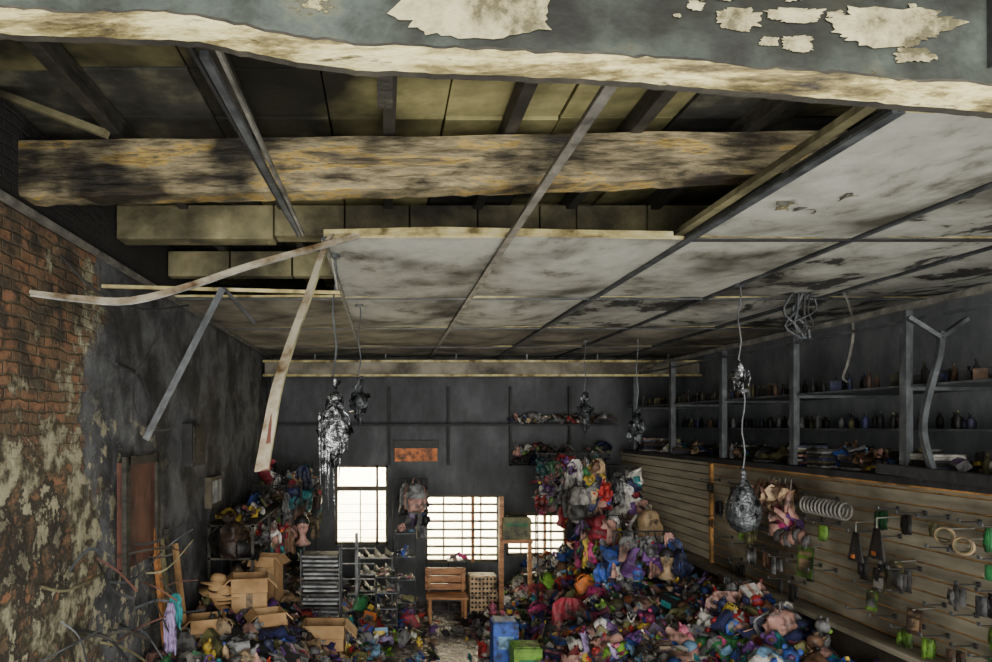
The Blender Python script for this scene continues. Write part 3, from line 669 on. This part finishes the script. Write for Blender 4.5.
for k in range(3): b.add(box(.57,1.14,9.2,9.24,.38+k*.11,.47+k*.11),M['wood'])
for k in range(3): b.add(box(.57,1.14,8.85+k*.12,8.95+k*.12,.33,.36),M['wood'])
for x in (.6,1.08):
    b.add(box(x,x+.04,9.18,9.22,0,.7),M['wood']); b.add(box(x,x+.04,8.87,8.91,0,.33),M['wood'])
b.obj('wooden_bench',bevel=.004)
b=MB(); b.add(box(1.18,1.55,9.0,9.25,.0,.62),G['tan'])
for i in range(7):
    for j in range(9): b.add(lathe([(.018,0),(.014,.012),(.001,.014)],8),G['black'],T(1.21+.052*i,9.0,.06+.065*j,math.pi/2),True)
b.obj('patterned_hamper')
b=MB(); b.add(box(1.54,1.6,8.75,8.81,0,1.75),M['wood']); b.add(box(1.57,1.98,8.68,9.02,1.13,1.18),M['wood']); b.add(box(1.93,1.98,8.75,8.81,0,1.13),M['wood']); b.obj('wooden_display_stand')
b=MB(); b.add(box(.15,.80,9.93,9.99,2.16,2.36),G['orange']); b.add(box(.13,.82,9.92,9.99,2.36,2.48),G['black']); b.obj('orange_sign')
b=MB(); b.add(box(-1.7,4.45,9.2,9.24,3.42,3.6),M['ceil3']); b.add(box(-1.72,4.46,9.15,9.26,3.40,3.43),M['cream']); b.add(box(-1.72,4.46,9.15,9.26,3.60,3.63),M['cream'])
for x in (-1.0,0,1,2,3,4): b.add(box(x,x+.02,9.2,9.22,3.6,3.72),M['steeld'])
b.obj('bulkhead_strip')
b=MB()
b.add(box(-1.7,3.5,9.76,9.98,2.7,2.73),M['dark']); b.add(box(1.9,3.5,9.72,9.98,2.1,2.12),M['dark'])
for x in (.05,.95,1.9,2.8,): b.add(box(x,x+.04,9.9,9.94,2.1,3.3),M['dark'])
b.obj('back_wall_shelving')
b=MB()
for k in range(70): scatter_item(b,U(1.9,3.5),9.84,2.78+U(0,.05),.05,.42)
for k in range(70): scatter_item(b,U(1.95,3.4),9.8,2.15+U(0,.25),.2,.5)
b.obj('smoke_damaged_stock')
b=MB(); b.add(box(-1.748,-1.69,4.24,4.80,1.76,2.46),M['board']); b.add(box(-1.70,-1.67,4.2,4.27,1.72,2.5),M['char']); b.add(box(-1.70,-1.67,4.77,4.84,1.72,2.5),M['char']); b.add(box(-1.70,-1.67,4.24,4.8,2.44,2.5),M['char'])
b.obj('burnt_wooden_cabinet')
b=MB(); b.add(box(-1.748,-1.66,5.6,6.0,2.35,2.72),M['dark']); b.add(box(-1.66,-1.65,5.63,5.97,2.38,2.69),M['char']); b.obj('electrical_panel')
b=MB(); b.add(box(-1.748,-1.68,6.3,6.7,1.9,2.2),M['frame']); b.add(box(-1.68,-1.675,6.34,6.66,1.94,2.16),M['sheet']); b.obj('framed_notice')
for y,z0,z1,dx,m in ((4.75,.6,1.95,.03,'wood'),(4.9,.6,1.85,.02,'block'),(5.2,.6,1.75,.06,'card'),(5.05,.5,1.9,.02,'char')):
    b=MB(); bar(b,(-1.55,y,z0),(-1.70,y+dx,z1),.045,.03,M[m]); b.add(box(-1.60,-1.5,y-.04,y+.04,z0-.04,z0+.02),M['char']); b.obj('leaning_plank')
b=MB()
for k in range(30):
    y=U(3.2,4.9); z=U(1.3,1.95); p=Vector((-1.73,y,z)); q=Vector((-1.60+U(0,.15),y+U(-.2,.5),z+U(-.4,.2))); mdl=(p+q)/2+Vector((0,U(-.08,.08),U(-.08,.08)))
    b.add(ribbon(smoothpts([p,mdl,q]),U(.008,.02),(0,.3,1),.008),M[random.choice(['char','steeld','block','dark','board'])])
b.obj('broken_lath_debris')
b=MB(); b.add(garment(.09,.35),G['lilac'],T(-1.52,4.6,1.45,0,0,.6),True); b.add(garment(.09,.25),G['teal'],T(-1.5,4.66,1.5,0,0,.6),True); b.obj('draped_cloth')
backpack('backpack',-1.45,6.15,1.45,G['brown'],G['black'],.24,.34,1.2)

# ------------------------------------------------------------------ lights
def area(name,loc,target,sx,sy,e,col=(1,1,1)):
    l=bpy.data.lights.new(name,'AREA'); l.shape='RECTANGLE'; l.size=sx; l.size_y=sy; l.energy=e; l.color=col
    o=bpy.data.objects.new(name,l); bpy.context.collection.objects.link(o); o.location=loc
    o.rotation_euler=(Vector(target)-Vector(loc)).to_track_quat('-Z','Y').to_euler(); return o
area('daylight_outside',(1,10.6,3.6),(1,13,1.2),6,1,3600,(1,.97,.86))
area('camera_side_fill',(1.2,-1.6,2.2),(1.0,6,3.0),5,2.4,210,(1,.98,.88))  # added fill from behind the camera through the open front, no real fitting
area('low_up_fill',(.9,1.3,.9),(.7,2.9,4.2),1.6,.8,50,(1,.98,.86))  # added fill below the frame, aimed up at deck, beam and near ceiling
def sun(name,d,e,ang):
    l=bpy.data.lights.new(name,'SUN'); l.energy=e; l.angle=math.radians(ang); l.color=(1,.98,.90)
    o=bpy.data.objects.new(name,l); bpy.context.collection.objects.link(o); o.rotation_euler=Vector(d).to_track_quat('-Z','Y').to_euler()
sun('even_fill_sun',(.10,1,-.15),2.3,50)  # added soft fill sun, evens the brightness along the room's depth
sun('ceiling_fill_sun',(.05,1,.32),1.25,35)  # added upward fill sun to brighten ceiling and roof deck
w=bpy.data.worlds.new('world'); bpy.context.scene.world=w; w.use_nodes=True
w.node_tree.nodes['Background'].inputs[0].default_value=(1,.99,.97,1); w.node_tree.nodes['Background'].inputs[1].default_value=1.2

cam=bpy.data.cameras.new('camera'); cam.lens=23.59; cam.sensor_width=36; cam.shift_x=.112; cam.shift_y=.0958; cam.clip_start=.05
co=bpy.data.objects.new('camera',cam); bpy.context.collection.objects.link(co); co.location=(0,0,2.7); co.rotation_euler=(math.pi/2,0,0)
bpy.context.scene.camera=co
